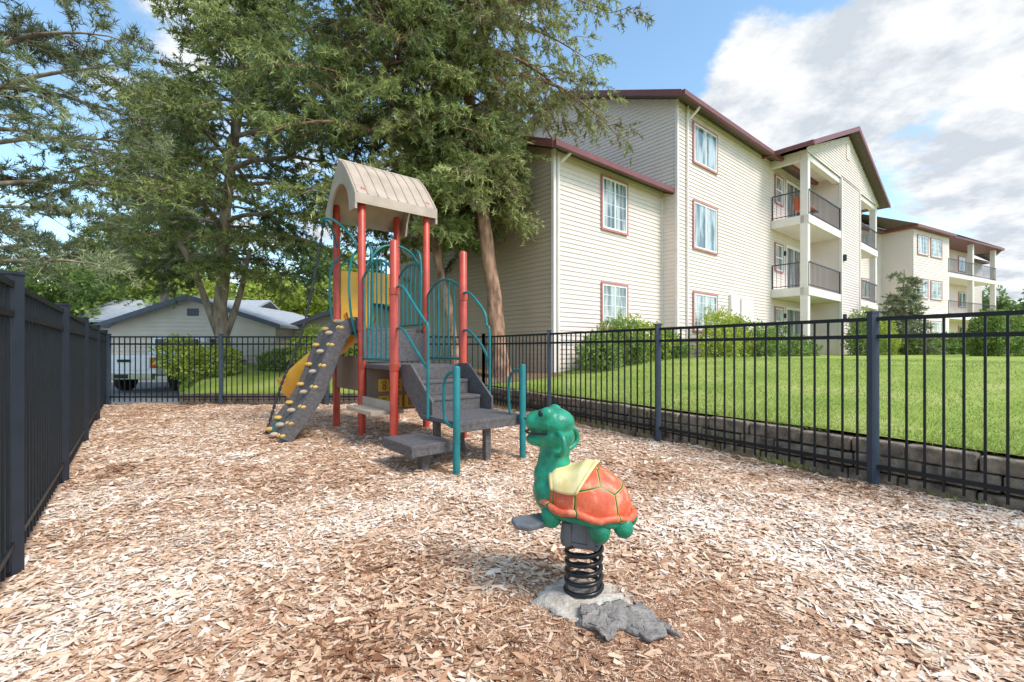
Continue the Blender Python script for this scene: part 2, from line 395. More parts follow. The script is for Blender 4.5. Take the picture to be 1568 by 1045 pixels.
W.box(WX+.01,-.0,-9.9,WY-.01,-.2,WE-.05,1,FB)
W.box(11.86,14.9,0,BF-.012,-.2,9.3,0,FB)
W.box(7.5,18.8,.4,BF-.02,9.25,9.34,0,FB)
def tri(b,A,B,C,th,m): b.prism([A,B,C],th,m)
tri(W,FB(.02,-.2,ZE-.06),FB(.02,-10.2,ZE-.06),FB(.02,-5.2,ZP-.14),EX*19,0)
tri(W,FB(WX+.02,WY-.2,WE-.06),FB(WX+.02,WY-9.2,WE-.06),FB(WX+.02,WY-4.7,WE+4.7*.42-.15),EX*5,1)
W.build('wall_core',[m_cream,m_cream_shade],apt)
T=MB()
def cb(x,y,z0,z1,m=0,s=.06): T.box(x-s,x+s,y-s,y+s,z0,z1,m,FB)
cb(-.0,-.0,zb,ZE,0,.05); cb(WX,WY,zb,WE,0,.05); cb(11.84,BF,zb,9.2,0,.06); cb(14.94,BF,zb,9.2,0,.06)
T.box(-.05,.0,WY-.01,WY+.06,zb,WE,0,FB)
T.stube([FB(.55,.06,.6),FB(.55,.06,8.6),FB(.58,.12,8.8),FB(.66,.36,9.05),FB(.68,.42,9.2)],.045,8,0)
T.stube([FB(WX+.1,WY+.07,.6),FB(WX+.1,WY+.07,5.9),FB(WX+.14,WY+.12,6.1),FB(WX+.22,WY+.36,6.28),FB(WX+.25,WY+.42,6.4)],.045,8,0)
for x in (7.66,18.4): T.box(x-.14,x+.14,BF-.3,BF-.02,.4,9.25,0,FB)
T.box(7.5,11.84,BF-.28,BF-.04,8.95,9.25,0,FB); T.box(7.5,7.7,0.02,BF-.3,8.95,9.25,0,FB); T.box(14.94,18.5,BF-.28,BF-.04,8.95,9.25,0,FB)
for (xa,xb) in ((7.52,11.82),(14.96,18.55)):
    for z in (3.55,6.5):
        T.box(xa,xb,.02,BF+.02,z-.14,z+.2,0,FB)
for k in range(6): T.box(12.6,13.1,BF+.02,BF+.05,10.3+k*.12,10.39+k*.12,0,FB)
T.box(3.6,4.3,.02,.12,1.4,3.25,0,FB); T.box(4.5,5.6,.02,.10,1.5,3.15,0,FB)
T.build('trim_columns_and_downspouts',[m_trimw],apt,bevel=.008)
R=MB()
ov=.42
def gable(b,x0,x1,yf,yb,ze,pit,th=.13):
    ym=(yf+yb)/2; zp=ze+abs(yf-yb)/2*pit
    zo=ze-ov*pit
    roofslab(b,FB,[(x0,yf+ov,zo),(x1,yf+ov,zo),(x1,ym,zp),(x0,ym,zp)],th,0)
    roofslab(b,FB,[(x0,yb-ov,zo),(x1,yb-ov,zo),(x1,ym,zp),(x0,ym,zp)],th,0)
    b.box(x0-.01,x1+.01,yf+ov,yf+ov+.1,zo-.02,zo+.13,1,FB); b.box(x0,x1,yb-ov-.1,yb-ov,zo-.02,zo+.13,1,FB)
    for xx in (x0-.045,x1+.005):
        for ya in (yf+ov,yb-ov):
            P=[FB(xx,ya,zo-.05),FB(xx,ym,zp-.05),FB(xx,ym,zp+.16),FB(xx,ya,zo+.15)]; b.prism(P,EX*.04,1)
gable(R,-.42,19.5,0,-10.4,ZE+.02,.42)
gable(R,WX-.42,-.03,WY,WY-9.4,WE+.02,.42)
xp=12.95; x0,x1=6.7,19.2; zq=9.42-.25; zpk=11.62; yf=BF+.42
for xa in (x0,x1):
    roofslab(R,FB,[(xa,yf,zq),(xp,yf,zpk),(xp,-5,zpk),(xa,-5,zq)],.13,0)
    P=[FB(xa,yf+.005,zq-.05),FB(xp,yf+.005,zpk-.05),FB(xp,yf+.005,zpk+.17),FB(xa,yf+.005,zq+.15)]; R.prism(P,EY*.045,1)
R.box(x0-.1,x0,0,yf+.04,zq-.02,zq+.13,1,FB)
R.tube([FB(7.6,-3,10.4),FB(7.6,-3,11.5)],.13,10,1); R.tube([FB(7.6,-3,11.5),FB(7.6,-3,11.65)],.22,10,1)
R.build('roof',[m_roof,m_fascia],apt)
Wn=MB()
for (z0,z1,gr) in ((7.55,8.85,False),(4.65,6.2,False),(1.85,3.1,True)): window(Wn,FB,1.0,2.6,z0,z1,0.02,True,gr)
window(Wn,FB,WX+1.95,WX+3.1,4.72,6.2,WY+.02,True,True); window(Wn,FB,WX+1.95,WX+3.1,1.85,3.1,WY+.02,True,True)
for z in (.95,3.75,6.72):
    window(Wn,FB,7.95,8.75,z+.9,z+2.05,.02,False); 
Wn.build('windows',[m_redtrim,m_white,m_glass],apt)
Dn=MB()
for z in (.95,3.76,6.72):
    for xo in (0,7.0):
        window(Dn,FB,9.2+xo,11.0+xo,z+.02,z+2.1,.02,True)
Dn.build('patio_doors',[m_white,m_white,m_glassd],apt)
L_=MB()
for z in (2.7,5.5): L_.box(12.1,12.25,BF+.02,BF+.14,z-.15,z+.15,0,FB); L_.box(8.9,9.0,.02,.12,z-.1,z+.1,0,FB)
L_.build('wall_lanterns',[m_dark],apt,bevel=.01)
Rl=MB()
for (xa,xb) in ((7.6,11.78),(15.0,18.5)):
    for z in (3.75,6.7):
        railing(Rl,FB,xa,BF-.02,xb,BF-.02,z); railing(Rl,FB,xa,.05,xa,BF-.05,z); 
Rl.build('balcony_railings',[m_rail],apt)
Ch=MB()
m_or=mat('orange_plastic',(.6,.12,.03),.5)
for z in (6.7,):
    Ch.box(8.1,8.55,.7,1.1,z+.4,z+.45,0,FB); Ch.box(8.1,8.15,.7,1.1,z+.45,z+.95,0,FB)
    for a in (8.12,8.52):
        for c in (.72,1.08): Ch.box(a-.02,a+.02,c-.02,c+.02,z,z+.4,1,FB)
    Ch.box(9.2,9.6,.8,1.2,z+.5,z+.54,1,FB); Ch.tube([FB(9.4,1,z),FB(9.4,1,z+.5)],.03,8,1); Ch.ell(FB(9.4,1,z+.65),(.12,.12,.12),0)
Ch.build('patio_chair',[m_or,m_dark])

# far building
a2=empty('apartment_building'); EX2=Vector((.883,.47,0)).normalized(); EY2=Vector((EX2.y,-EX2.x,0)); F2=frame((27.2,31,0),EX2,EY2)
S=MB(); ze=9.4
for (x0,x1,yy) in ((-9,0,-1.8),(0,5.4,0),(5.4,14.6,-1.6),(14.6,22,-3)):
    S.box(x0,x1,-9,yy-.01,.2,ze-.05,0,F2); siding(S,F2(x0,yy,0),EX2,EY2,.5,ze,full(0,x1-x0),0,.17)
siding(S,F2(0,0,0),-EY2,-EX2,.5,ze,full(0,3),0,.17)
siding(S,F2(14.6,-1.6,0),-EY2,-EX2,.5,ze,full(0,3),0,.17)
S.build('siding_walls',[m_cream],a2,norm=False)
T=MB()
T.box(-9.3,0.3,-9,-1.4,ze,ze+.18,1,F2); T.box(-.35,5.8,-9,.4,ze+.002,ze+.19,1,F2); T.box(5.2,15.4,-9,.3,ze-.002,ze+.17,1,F2); T.box(14.6,22.5,-9,-2.6,ze,ze+.18,1,F2)
ridge=[F2(-9.3,-5,ze+2.2),F2(20.5,-5,ze+2.2)]
T.add([F2(-9.3,-1.4,ze+.19),F2(-.35,-1.4,ze+.19),F2(-.35,.4,ze+.19),F2(5.8,.4,ze+.19),F2(15.4,.3,ze+.18),F2(22.5,-2.6,ze+.19),ridge[1],ridge[0]],[(0,1,7),(1,2,7),(2,3,7),(3,6,7),(3,4,6),(4,5,6)],2)
for x in (5.5,10.0,14.5): T.box(x-.14,x+.14,-.3,0,.4,ze,0,F2)
for z in (3.75,6.85): T.box(5.4,14.6,-1.6,.02,z-.3,z,0,F2)
T.build('roof_and_columns',[m_trimw,m_fascia,m_roof],a2)
T=MB()
for z in (3.75,6.85): railing(T,F2,5.5,0,14.5,0,z,1.05); railing(T,F2,5.5,-1.5,5.5,0,z,1.05)
T.build('balcony_railings',[m_rail],a2)
T=MB()
for z in (1.9,4.75,7.75):
    window(T,F2,.6,2.1,z,z+1.25,.02,True,True); window(T,F2,2.6,4.3,z,z+1.25,.02,True,True); window(T,F2,-2.8,-1.2,z,z+1.25,-1.78,True,False); window(T,F2,12.2,13.6,z,z+1.2,-1.58,True)
T.build('windows',[m_redtrim,m_white,m_glass],a2)
T=MB()
for z in (1.0,3.8,6.9): window(T,F2,6.8,9,z,z+2.1,-1.58,True)
T.build('patio_doors',[m_white,m_white,m_glassd],a2)

# garages
m_groof=mat('garage_roof_grey',(.38,.41,.44),.8,.15,5,.3,60)
m_trimd=mat('garage_fascia_dark',(.09,.10,.13),.6,.1,3)
m_gdoor=mat('garage_door_white',(.75,.73,.70),.6,.05,3)
m_tan2=mat('garage_siding',(.64,.57,.47),.7,.06,1.5)
def garage(x0,x1,y0,y1,zb,ze,zp,door=None):
    e=empty('garage'); F=frame((0,0,0),(1,0,0),(0,1,0)); b=MB(); b.box(x0+.02,x1-.02,y0+.02,y1,zb,ze,0)
    pit=(zp-ze)/((x1-x0)/2); w_=x1-x0
    b.prism([Vector((x0+.1,y0+.02,ze)),Vector((x1-.1,y0+.02,ze)),Vector(((x0+x1)/2,y0+.02,zp-.1))],Vector((0,y1-y0,0)),0)
    siding(b,(x0,y0,0),Vector((1,0,0)),Vector((0,-1,0)),zb,zp,lambda z:(0,w_) if z<ze else ((z-ze)/pit,w_-(z-ze)/pit),0,.16)
    b.build('walls',[m_tan2],e,norm=False)
    r=MB(); xm=(x0+x1)/2
    for xa in (x0-.35,x1+.35):
        zo=ze-.35*pit
        r.prism([Vector((xa,y0-.35,zo)),Vector((xm,y0-.35,zp)),Vector((xm,y1+.3,zp)),Vector((xa,y1+.3,zo))],Vector((0,0,.1)),0)
        r.prism([Vector((xa,y0-.36,zo-.06)),Vector((xm,y0-.36,zp-.06)),Vector((xm,y0-.36,zp+.12)),Vector((xa,y0-.36,zo+.12))],Vector((0,-.04,0)),1)
    r.box(xm-.22,xm+.22,y0-.04,y0-.01,ze+.35*(zp-ze),ze+.62*(zp-ze),1)
    if door:
        for (a,c) in door:
            for k in range(4):
                hh=(min(2.1,ze-zb-.2))/4; r.box(a,c,y0-.05,y0-.02,zb+k*hh+.01,zb+(k+1)*hh-.01,2)
            r.box(a-.1,a,y0-.06,y0-.02,zb,zb+hh*4,1); r.box(c,c+.1,y0-.06,y0-.02,zb,zb+hh*4,1)
    r.build('roof_and_doors',[m_groof,m_trimd,m_gdoor],e)
garage(-15.8,-9.3,18,26,-.15,2.15,3.2)
garage(-9.4,-3.0,19.5,27,-.15,2.1,3.25,[(-9.0,-6.6)])
e=empty('garage'); b=MB(); b.box(-22.5,-14.5,23.3,29,-.2,2.6,0); b.build('walls',[m_tan2],e)
b=MB(); b.prism([Vector((-23,22.8,2.55)),Vector((-14,22.8,2.55)),Vector((-14,26.5,3.95)),Vector((-23,26.5,3.95))],Vector((0,0,.1)),0); b.prism([Vector((-23,30,2.5)),Vector((-14,30,2.5)),Vector((-14,26.5,3.95)),Vector((-23,26.5,3.95))],Vector((0,0,.1)),0); b.build('roof',[m_groof],e)

# ------------------------------------------------------------------ pickup truck (rear to viewer)
def pickup():
    e=empty('pickup_truck'); cx,cy=-11.35,13.4; F=frame((cx,cy,-.1),(1,0,0),(.0,1,0))
    mw=mat('car_paint_white',(.82,.83,.85),.25,.02,2); mk=mat('tyre_rubber',(.02,.02,.02),.8); mg=mat('car_glass',(.02,.03,.04),.05,.1); mr=mat('tail_light_red',(.5,.02,.02),.2); mc=mat('chrome_bumper',(.5,.5,.52),.2,.05,3,metal=1)
    b=MB()
    prof=[(0,.55),(0,1.12),(2.0,1.14),(2.05,1.18),(2.25,1.76),(3.35,1.78),(3.95,1.2),(5.2,1.08),(5.35,.9),(5.35,.5),(4.9,.45),(4.75,.8),(4.35,.9),(3.95,.8),(3.8,.42),(1.6,.42),(1.45,.8),(1.05,.9),(.65,.8),(.5,.5)]
    P=[F(-.92,y,z) for y,z in prof]; b.prism(P,Vector((1.84,0,0)),0)
    b.build('body',[mw],e,bevel=.05)
    b=MB()
    b.box(-.7,.7,2.02,2.12,1.28,1.64,0,F); b.prism([F(-.945,2.35,1.22),F(-.945,3.75,1.22),F(-.945,3.3,1.66),F(-.945,2.45,1.66)],Vector((1.89,0,0)),0)
    b.box(-.93,-.76,-.03,.05,.75,1.05,1,F); b.box(.76,.93,-.03,.05,.75,1.05,1,F)
    b.box(-.9,.9,-.14,-.01,.42,.6,2,F); b.box(-.2,.2,-.16,-.14,.45,.57,0,F); b.box(-.72,.72,-.02,-.002,.68,1.08,4,F); b.box(-.2,.2,-.04,-.02,.92,1.0,0,F)
    for x in (-.95,.75):
        for y in (1.05,4.35):
            b.tube([F(x,y,.36),F(x+.2,y,.36)],.36,20,3)
    b.box(-1.15,-.97,3.3,3.5,1.1,1.3,3,F); b.box(.97,1.15,3.3,3.5,1.1,1.3,3,F)
    b.build('glass_lights_wheels',[mg,mr,mc,mk,mw],e,bevel=.01)
pickup()

# ------------------------------------------------------------------ trees
m_barkO=mat('bark_orange_brown',(.12,.07,.05),.95,.4,9,1,14,c2=(.52,.30,.19),stretch=(1,1,.35))
m_barkG=mat('bark_grey_brown',(.16,.12,.09),.95,.4,7,1,14,c2=(.48,.38,.29),stretch=(1,1,.35))
def interp(path,z):
    for a,c in zip(path[:-1],path[1:]):
        if z<=c.z: return a.lerp(c,(z-a.z)/(c.z-a.z))
    return path[-1].copy()
def conifer(name,path,r0,r1,nl,Rf,z0,z1,bark,leafm,nsec=10,nspr=9,nb=22,rise=.3,droop=.55,bl=.13,bw=.034,spl=.38,down=.3,seed=1,spread=1.0,extra=None,lmin=.55):
    rd=random.Random(seed); rg=np.random.default_rng(seed)
    path=[Vector(p) for p in path]; e=empty(name); b=MB()
    zs=[path[0].z+(path[-1].z-path[0].z)*i/22 for i in range(23)]
    tp=[interp(path,z)+Vector((rd.uniform(-.03,.03),rd.uniform(-.03,.03),0)) for z in zs]
    rs=[(r0+(r1-r0)*i/22)*rd.uniform(.95,1.05) for i in range(23)]; rs[0]*=1.35
    b.tube(cr(tp,2),[rs[min(i//2,22)] for i in range(45)],14,0)
    if extra:
        for pts,ra,rb in extra:
            pts=cr(pts,4); k=len(pts); b.tube(pts,[ra+(rb-ra)*i/(k-1) for i in range(k)],8,0)
    Q=[];DQ=[];VQ=[]
    for i in range(nl):
        z=z0+(z1-z0)*((i+rd.random())/nl); az=i*2.399+rd.uniform(-.4,.4); L=Rf(z,az)*rd.uniform(lmin,1.15)
        if L<.35: continue
        p0=interp(path,z); h=Vector((math.cos(az),math.sin(az),0)); sdv=Vector((-h.y,h.x,0)); ri=rise+rd.uniform(-.12,.15)+(.25 if z>z1-1.5 else 0); dr=droop+rd.uniform(-.12,.12); bend=rd.uniform(-.15,.15)
        pts=[p0+h*L*t+sdv*(bend*L*t*t)+Vector((0,0,(ri*t-dr*t*t)*L+rd.uniform(-.03,.03))) for t in [k/7 for k in range(8)]]
        rr=max(.02,.016*L+.01); b.tube(pts,[rr*(1-t/7.6) for t in range(8)],5,0,False)
        lv=rd.uniform(-.18,.18)
        for j in range(nsec):
            t=.25+.75*(j+rd.random())/nsec; k=min(int(t*7),6); q=pts[k].lerp(pts[k+1],t*7-k)
            sg=1 if j%2 else -1; an=rd.uniform(.35,1.2)*sg
            d=h*math.cos(an)+sdv*math.sin(an); d.z=rd.uniform(-.25,.25); l=(L*.27*(1.25-.6*t)+.25)*rd.uniform(.6,1.2)*spread
            q1=q+d*l*.5+Vector((0,0,.03)); q2=q+d*l-Vector((0,0,.25*l))
            b.tube([q,q1,q2],[.012,.008,.004],3,0,False)
            sv=lv+rd.uniform(-.2,.2)
            for s_ in range(nspr):
                u=.1+.9*(s_+rd.random())/nspr
                pq=q.lerp(q1,u*2) if u<.5 else q1.lerp(q2,u*2-1)
                dd=Vector((d.x*.55+rd.gauss(0,.45),d.y*.55+rd.gauss(0,.45),rd.gauss(0,.35)-down)); dd.normalize()
                Q.append(pq); DQ.append(dd); VQ.append(.5+sv+rd.uniform(-.18,.18))
    b.build('trunk_and_limbs',[bark],e,norm=False)
    Q=np.array([tuple(v) for v in Q]);DQ=np.array([tuple(v) for v in DQ]);VQ=np.array(VQ); n=len(Q)
    u=rg.random((n,nb,1)); ln=spl*(.5+rg.random((n,1,1))*.8)
    P=Q[:,None,:]+DQ[:,None,:]*ln*u + rg.normal(size=(n,nb,3))*.012
    D=DQ[:,None,:]*.75+rg.normal(size=(n,nb,3))*.55
    v=(VQ[:,None]+rg.uniform(-.15,.15,(n,nb))+.18*u[:,:,0]-.06).ravel()
    P=P.reshape(-1,3);D=D.reshape(-1,3)
    blades('needles',P,D,bl*(.7+.6*rg.random(len(P))),bw,v,leafm,e)
    return e
m_nA=leafmat('needles_green',[(0,(.18,.14,.08)),(.22,(.13,.16,.06)),(.5,(.23,.28,.09)),(.8,(.36,.41,.14)),(1,(.50,.54,.22))],.25)
m_nB=leafmat('needles_olive',[(0,(.34,.25,.16)),(.28,(.26,.22,.12)),(.5,(.33,.34,.14)),(.8,(.45,.49,.18)),(1,(.60,.63,.28))],.25)
m_nC=leafmat('needles_bluegreen',[(0,(.22,.16,.10)),(.2,(.16,.17,.10)),(.5,(.24,.28,.15)),(.8,(.34,.39,.20)),(1,(.46,.50,.28))],.25)
def RA(z,az):
    if z<4.4: return 3.6*(.6+.4*(z-3.0)/1.4)
    if z<6.4: return 4.2
    return 4.2*(1-(z-6.4)/6.4)+.4
conifer('pine_tree',[(-8.45,13.5,.3),(-8.6,13.5,2.5),(-8.5,13.5,5),(-8.2,13.6,8),(-7.9,13.6,12.4)],.2,.06,72,RA,3.4,12.0,m_barkG,m_nA,seed=3,extra=[([(-8.5,13.5,1.2),(-8.9,13.4,2.4),(-9.3,13.3,3.6),(-9.9,13.2,4.8)],.12,.06),([(-8.5,13.5,1.5),(-8.1,13.6,2.8),(-7.8,13.6,4.2)],.11,.05)],lmin=.45)
def RB1(z,az):
    c=math.cos(az); s=math.sin(az)
    r=3.4 if z<9.5 else 3.4*(1-(z-9.5)/6)
    if c>-.1:
        if z<7.0: r=1.25
        elif z<8.2: r=2.0
        else: r*=1.18
    elif z<6.0: r*=.6
    if s<-.75 and z>6: r*=.38
    return r
conifer('pine_tree',[(-.30,12.0,.4),(-.42,12,2.2),(-.62,12,3.8),(-.88,12,5.2),(-1.05,12,7),(-1.15,12,9),(-1.2,12,13)],.215,.10,78,RB1,4.9,12.6,m_barkO,m_nB,seed=11,droop=.62,down=.6,spl=.45,lmin=.5)
def RB2(z,az):
    c=math.cos(az); r=3.7 if z<8.5 else 3.7*(1-(z-8.5)/6.5)
    if c>0.2: r*=.45 if z<6 else .75
    if z<4.8: r*=.75
    return r
conifer('pine_tree',[(-1.45,12.3,.4),(-1.6,12.3,1.6),(-1.85,12.3,3.0),(-2.1,12.3,4.2),(-2.8,12.2,7),(-3.4,12,10),(-3.5,12,12.5)],.14,.06,84,RB2,4.2,12.3,m_barkO,m_nA,seed=21,droop=.6,down=.45)
def RC(z,az):
    return 2.9 if z<6 else 2.9*(1-(z-6)/7)
conifer('pine_tree',[(-9.7,8.0,0),(-9.75,8,3),(-9.7,8,6),(-9.6,8,10.5)],.2,.05,54,RC,2.4,10.0,m_barkG,m_nC,seed=31,nsec=9,nspr=7,nb=34,rise=.45,droop=.35,bl=.13,bw=.018,spl=.25,down=-.15,lmin=.45)
conifer('pine_tree',[(-14.5,19.0,-.1),(-14.4,19,6),(-14.2,19,12.0)],.2,.05,46,lambda z,a:3.1*(1-(z-4)/10),4.2,11.8,m_barkG,m_nC,seed=41,nb=18,rise=.5,droop=.35,bl=.16,bw=.045,spl=.4,down=0,lmin=.45)

def leafy(name,blobs,n,ls,mt,lw=.6,dens_inner=.7):
    ar=np.array([max(b[3]*b[4],b[3]*b[5]) for b in blobs]); pr=ar/ar.sum(); idx=rng.choice(len(blobs),n,p=pr)
    B=np.array(blobs,float)[idx]; d=nrm(rng.normal(size=(n,3))); lump=1+.22*np.sin(d[:,0]*7+B[:,0]*3)*np.cos(d[:,1]*6+B[:,1])+.15*np.sin(d[:,2]*9+B[:,2]*5)
    r=(dens_inner+(1-dens_inner)*rng.random(n)**.6)*lump
    P=B[:,:3]+d*r[:,None]*B[:,3:6]
    bv=np.random.default_rng(5).uniform(-.2,.2,len(blobs))[idx]
    D=d*.5+rng.normal(size=(n,3))*.7
    v=.45+bv+rng.uniform(-.25,.25,n)+.12*d[:,2]
    return blades(name,P,D,ls*(.6+.8*rng.random(n)),ls*lw,v,mt,None,True)
m_lg=leafmat('leaves_yellow_green',[(0,(.14,.19,.03)),(.5,(.36,.44,.07)),(1,(.62,.66,.14))],.35)
m_dg=leafmat('leaves_dark_green',[(0,(.06,.10,.03)),(.5,(.13,.20,.06)),(1,(.26,.35,.11))],.3)
m_mg=leafmat('leaves_mid_green',[(0,(.08,.14,.04)),(.5,(.20,.29,.07)),(1,(.38,.47,.13))],.3)
rd=random.Random(9)
def treeblobs(x0,x1,y0,y1,h0,h1,n,r=2.2):
    bl=[]
    for i in range(n):
        x=x0+(x1-x0)*(i+rd.random())/n; y=rd.uniform(y0,y1); h=rd.uniform(h0,h1)
        for k in range(9):
            a=rd.uniform(0,6.28); q=rd.uniform(0,r*.8); z=h*rd.uniform(.15,.85); s=rd.uniform(.5,1)*r*.62
            bl.append((x+q*math.cos(a),y+q*math.sin(a),z,s,s,s*.85))
    return bl
leafy('distant_trees',treeblobs(-30,-9,28,33,5.0,7.8,14),60000,.28,m_lg)
leafy('distant_trees',treeblobs(-60,-8,36,44,8,12,20,3),50000,.42,m_dg)
leafy('distant_trees',treeblobs(-36,-19,20,27,4.5,7,9),34000,.26,m_mg)
leafy('distant_trees',treeblobs(60,110,58,75,8,12,14,4),45000,.55,m_mg)
leafy('distant_trees',treeblobs(45,56,38,46,6,10,7,2.6),34000,.35,m_dg)
leafy('shrub',[(-8.5,12.3,.75,.6,.5,.55),(-9.0,12.4,1.0,.55,.5,.5),(-7.9,12.4,.85,.5,.5,.5)],4000,.10,m_lg)
leafy('shrub',[(-6.7,13.4,.8,.7,.5,.4)],3000,.09,m_mg)
leafy('shrub',[(-5.3,12.6,1.25,.75,.6,.5),(-4.8,12.7,1.0,.7,.6,.55),(-4.0,13,1.1,.6,.6,.5)],7000,.10,m_lg)
def hedge(name,s0,s1,y,h,mt,n,w_=.55,F=FB):
    bl=[]; s=s0
    while s<s1:
        p=F(s,y+rd.uniform(-.15,.15),0); r=rd.uniform(.75,1.15)
        bl.append((p.x,p.y,.75+h*.42*r,w_,w_,h*.58*r)); s+=w_*.8
    leafy(name,bl,n,.09,mt)
hedge('shrub',WX+.6,WX+2.0,.3,1.05,m_mg,6000); hedge('shrub',WX+2.2,WX+3.6,.2,1.2,m_lg,6000); hedge('shrub',WX+3.9,-.4,.3,.95,m_mg,6000)
hedge('shrub',.6,2.6,1.0,1.55,m_lg,9000); hedge('shrub',3,5.2,1.2,1.15,m_mg,8000); hedge('shrub',5.6,7.2,1.4,.9,m_mg,5000)
hedge('hedge',9.4,10.9,2.7,1.95,m_mg,8000,.5); hedge('hedge',11.6,13.2,2.9,1.7,m_lg,8000,.5)
p=FB(14.5,3.2,0)
leafy('shrub',[(p.x+k*.9,p.y+k*.3,1.3,.7,.6,.6) for k in range(5)],12000,.11,m_mg)
leafy('shrub',[(26+k*1.4,26+.2*k,1.2,.9,.8,.6+.15*(k%2)) for k in range(5)],13000,.14,m_mg)
for k,(x,y,h) in enumerate(((17.3,16.6,1.7),(18.1,16.9,1.8),(18.9,17.3,1.7),(19.7,17.6,1.8),(20.6,18,1.7))):
    leafy('arborvitae',[(x,y,.8+h*.45,.55,.55,h*.58)],7000,.09,m_mg)
conifer('spruce_tree',[(18.7,21.8,.8),(18.7,21.8,2.5),(18.7,21.8,5.0)],.08,.02,70,lambda z,a:max(.36,1.35*(1-(z-1.0)/3.9)),1.0,4.8,m_barkG,m_nC,nsec=5,nspr=5,nb=14,seed=5,bl=.12,bw=.035,spl=.2,rise=.15,droop=.1,down=.1)

# ------------------------------------------------------------------ playground structure
pl=empty('playground_structure'); E1=Vector((.767,.642,0)).normalized(); E2=Vector((-E1.y,E1.x,0)); FP=frame((-2.07,6.3,0),E1,E2)
m_red=mat('play_red_powdercoat',(.50,.065,.035),.38,.2,6)
m_teal=mat('play_teal_powdercoat',(.012,.17,.175),.38,.2,6,spec=.4)
m_yel=mat('play_yellow_plastic',(.80,.40,.035),.4,.12,3)
m_tanp=mat('play_tan_plastic',(.46,.37,.285),.6,.14,4,.2,50,spec=.3)
m_brn=mat('play_brown_plastic',(.25,.18,.13),.5,.12,4)
m_deck=mat('play_deck_vinyl',(.11,.10,.10),.7,.3,30,.4,120)
m_holdy=mat('climber_hold_yellow',(.60,.38,.10),.5,.2,8)
b=MB()
for (a,c,h) in ((0,0,3.4),(1,0,3.4),(0,1,3.4),(1,1,3.4),(0,-1,2.5),(1,-1,2.5)):
    b.tube([FP(a,c,-.05),FP(a,c,h),FP(a,c,h+.02)],[.052,.052,.035],16,0)
    for z in (.98,1.5 if c>=0 else 1.9): b.tube([FP(a,c,z-.04),FP(a,c,z+.04)],.06,16,0)
b.build('posts',[m_red],pl)
b=MB()
b.box(.03,.97,.03,.97,1.42,1.5,0,FP); b.box(.03,.97,-.97,-.03,.94,1.0,0,FP)
b.box(.04,.96,-.03,.03,1.2,1.26,0,FP); b.box(.04,.96,-.035,-.015,1.02,1.44,0,FP)
for k in range(1,4):
    b1=-1-.27*(k-1); z=1.0-.18*k
    b.box(.12,.88,b1-.30,b1,z-.04,z,0,FP); b.box(.12,.88,b1-.02,b1,z,z+.16,0,FP)
b.box(.05,.95,-2.32,-1.56,.42,.47,0,FP); b.box(.05,.95,-2.32,-2.30,.36,.44,0,FP)
b.box(-.42,.04,-2.25,-1.62,.23,.28,0,FP); b.box(-.42,.04,-2.25,-2.23,.17,.25,0,FP); b.box(-.42,-.40,-2.25,-1.62,.17,.25,0,FP)
for a in (.09,.91):
    P=[FP(a,-1,1.02),FP(a,-1.25,1.02),FP(a,-1.75,.62),FP(a,-1.75,.40),FP(a,-1.5,.40),FP(a,-1,.78)]; b.prism(P,E1*.03,0)
for (a,c,h) in ((.5,-2.2,.42),(.5,-1.7,.42),(-.2,-2.1,.2),(.15,-1.75,.42)): b.box(a-.035,a+.035,c-.035,c+.035,-.05,h,0,FP)
b.build('decks_and_stairs',[m_deck],pl,bevel=.008)
b=MB(); rt=.017
def panel(a0,c0,a1,c1,z0,z1,k,arch=True):
    A=Vector((a0,c0,0));B=Vector((a1,c1,0)); 
    for i in range(k+1):
        t=.08+.84*i/k; q=A.lerp(B,t); top=z1-(.22*(2*t-1)**2 if arch else 0); b.tube([FP(q.x,q.y,z0),FP(q.x,q.y,top)],rt*.75,7,0)
    P=[];
    for i in range(9):
        t=.03+.94*i/8; q=A.lerp(B,t); P.append(FP(q.x,q.y,z1-(.22*(2*t-1)**2 if arch else 0)))
    b.tube(P,rt,8,0); q0=A.lerp(B,.03);q1=A.lerp(B,.97); b.tube([FP(q0.x,q0.y,z0),FP(q1.x,q1.y,z0)],rt,8,0)
panel(0,-1,0,0,1.07,2.35,6); panel(1,-1,1,0,1.07,2.2,6); panel(1,0,1,1,1.58,2.55,6); panel(.0,1,.42,1,1.58,2.6,2)
for a in (.12,.88):
    b.stube([FP(a,-.02,1.5),FP(a,-.06,2.3),FP(a,-.02,2.6),FP(a,.1,2.68),FP(a,.2,2.55)],rt,8,0)
b.stube([FP(.06,0,2.35),FP(.25,0,2.62),FP(.5,0,2.7),FP(.75,0,2.62),FP(.94,0,2.35)],rt,8,0)
for c in (.1,.9):
    b.stube([FP(0,c,1.3),FP(-.1,c,1.6),FP(-.14,c,2.1),FP(-.1,c,2.45),FP(0,c,2.6)],rt,8,0)
b.stube([FP(0,.03,2.45),FP(-.1,.1,2.75),FP(-.25,.35,3.0),FP(-.34,.5,3.05),FP(-.36,.55,3.0)],rt,8,0)
b.stube([FP(0,.97,2.75),FP(-.12,.8,2.95),FP(-.25,.65,3.05),FP(-.34,.55,3.03)],rt,8,0)
for a,bend in ((0.02,1.78),(.98,1.62)):
    b.stube([FP(a,-1.04,1.95),FP(a,-1.2,1.93),FP(a,-1.5,1.68),FP(a,-bend+.06,1.5),FP(a,-bend,1.38),FP(a,-bend,.45)],rt,8,0)
    b.stube([FP(a,-1.04,1.45),FP(a,-1.2,1.43),FP(a,-1.5,1.2),FP(a,-bend,.98)],rt,8,0)
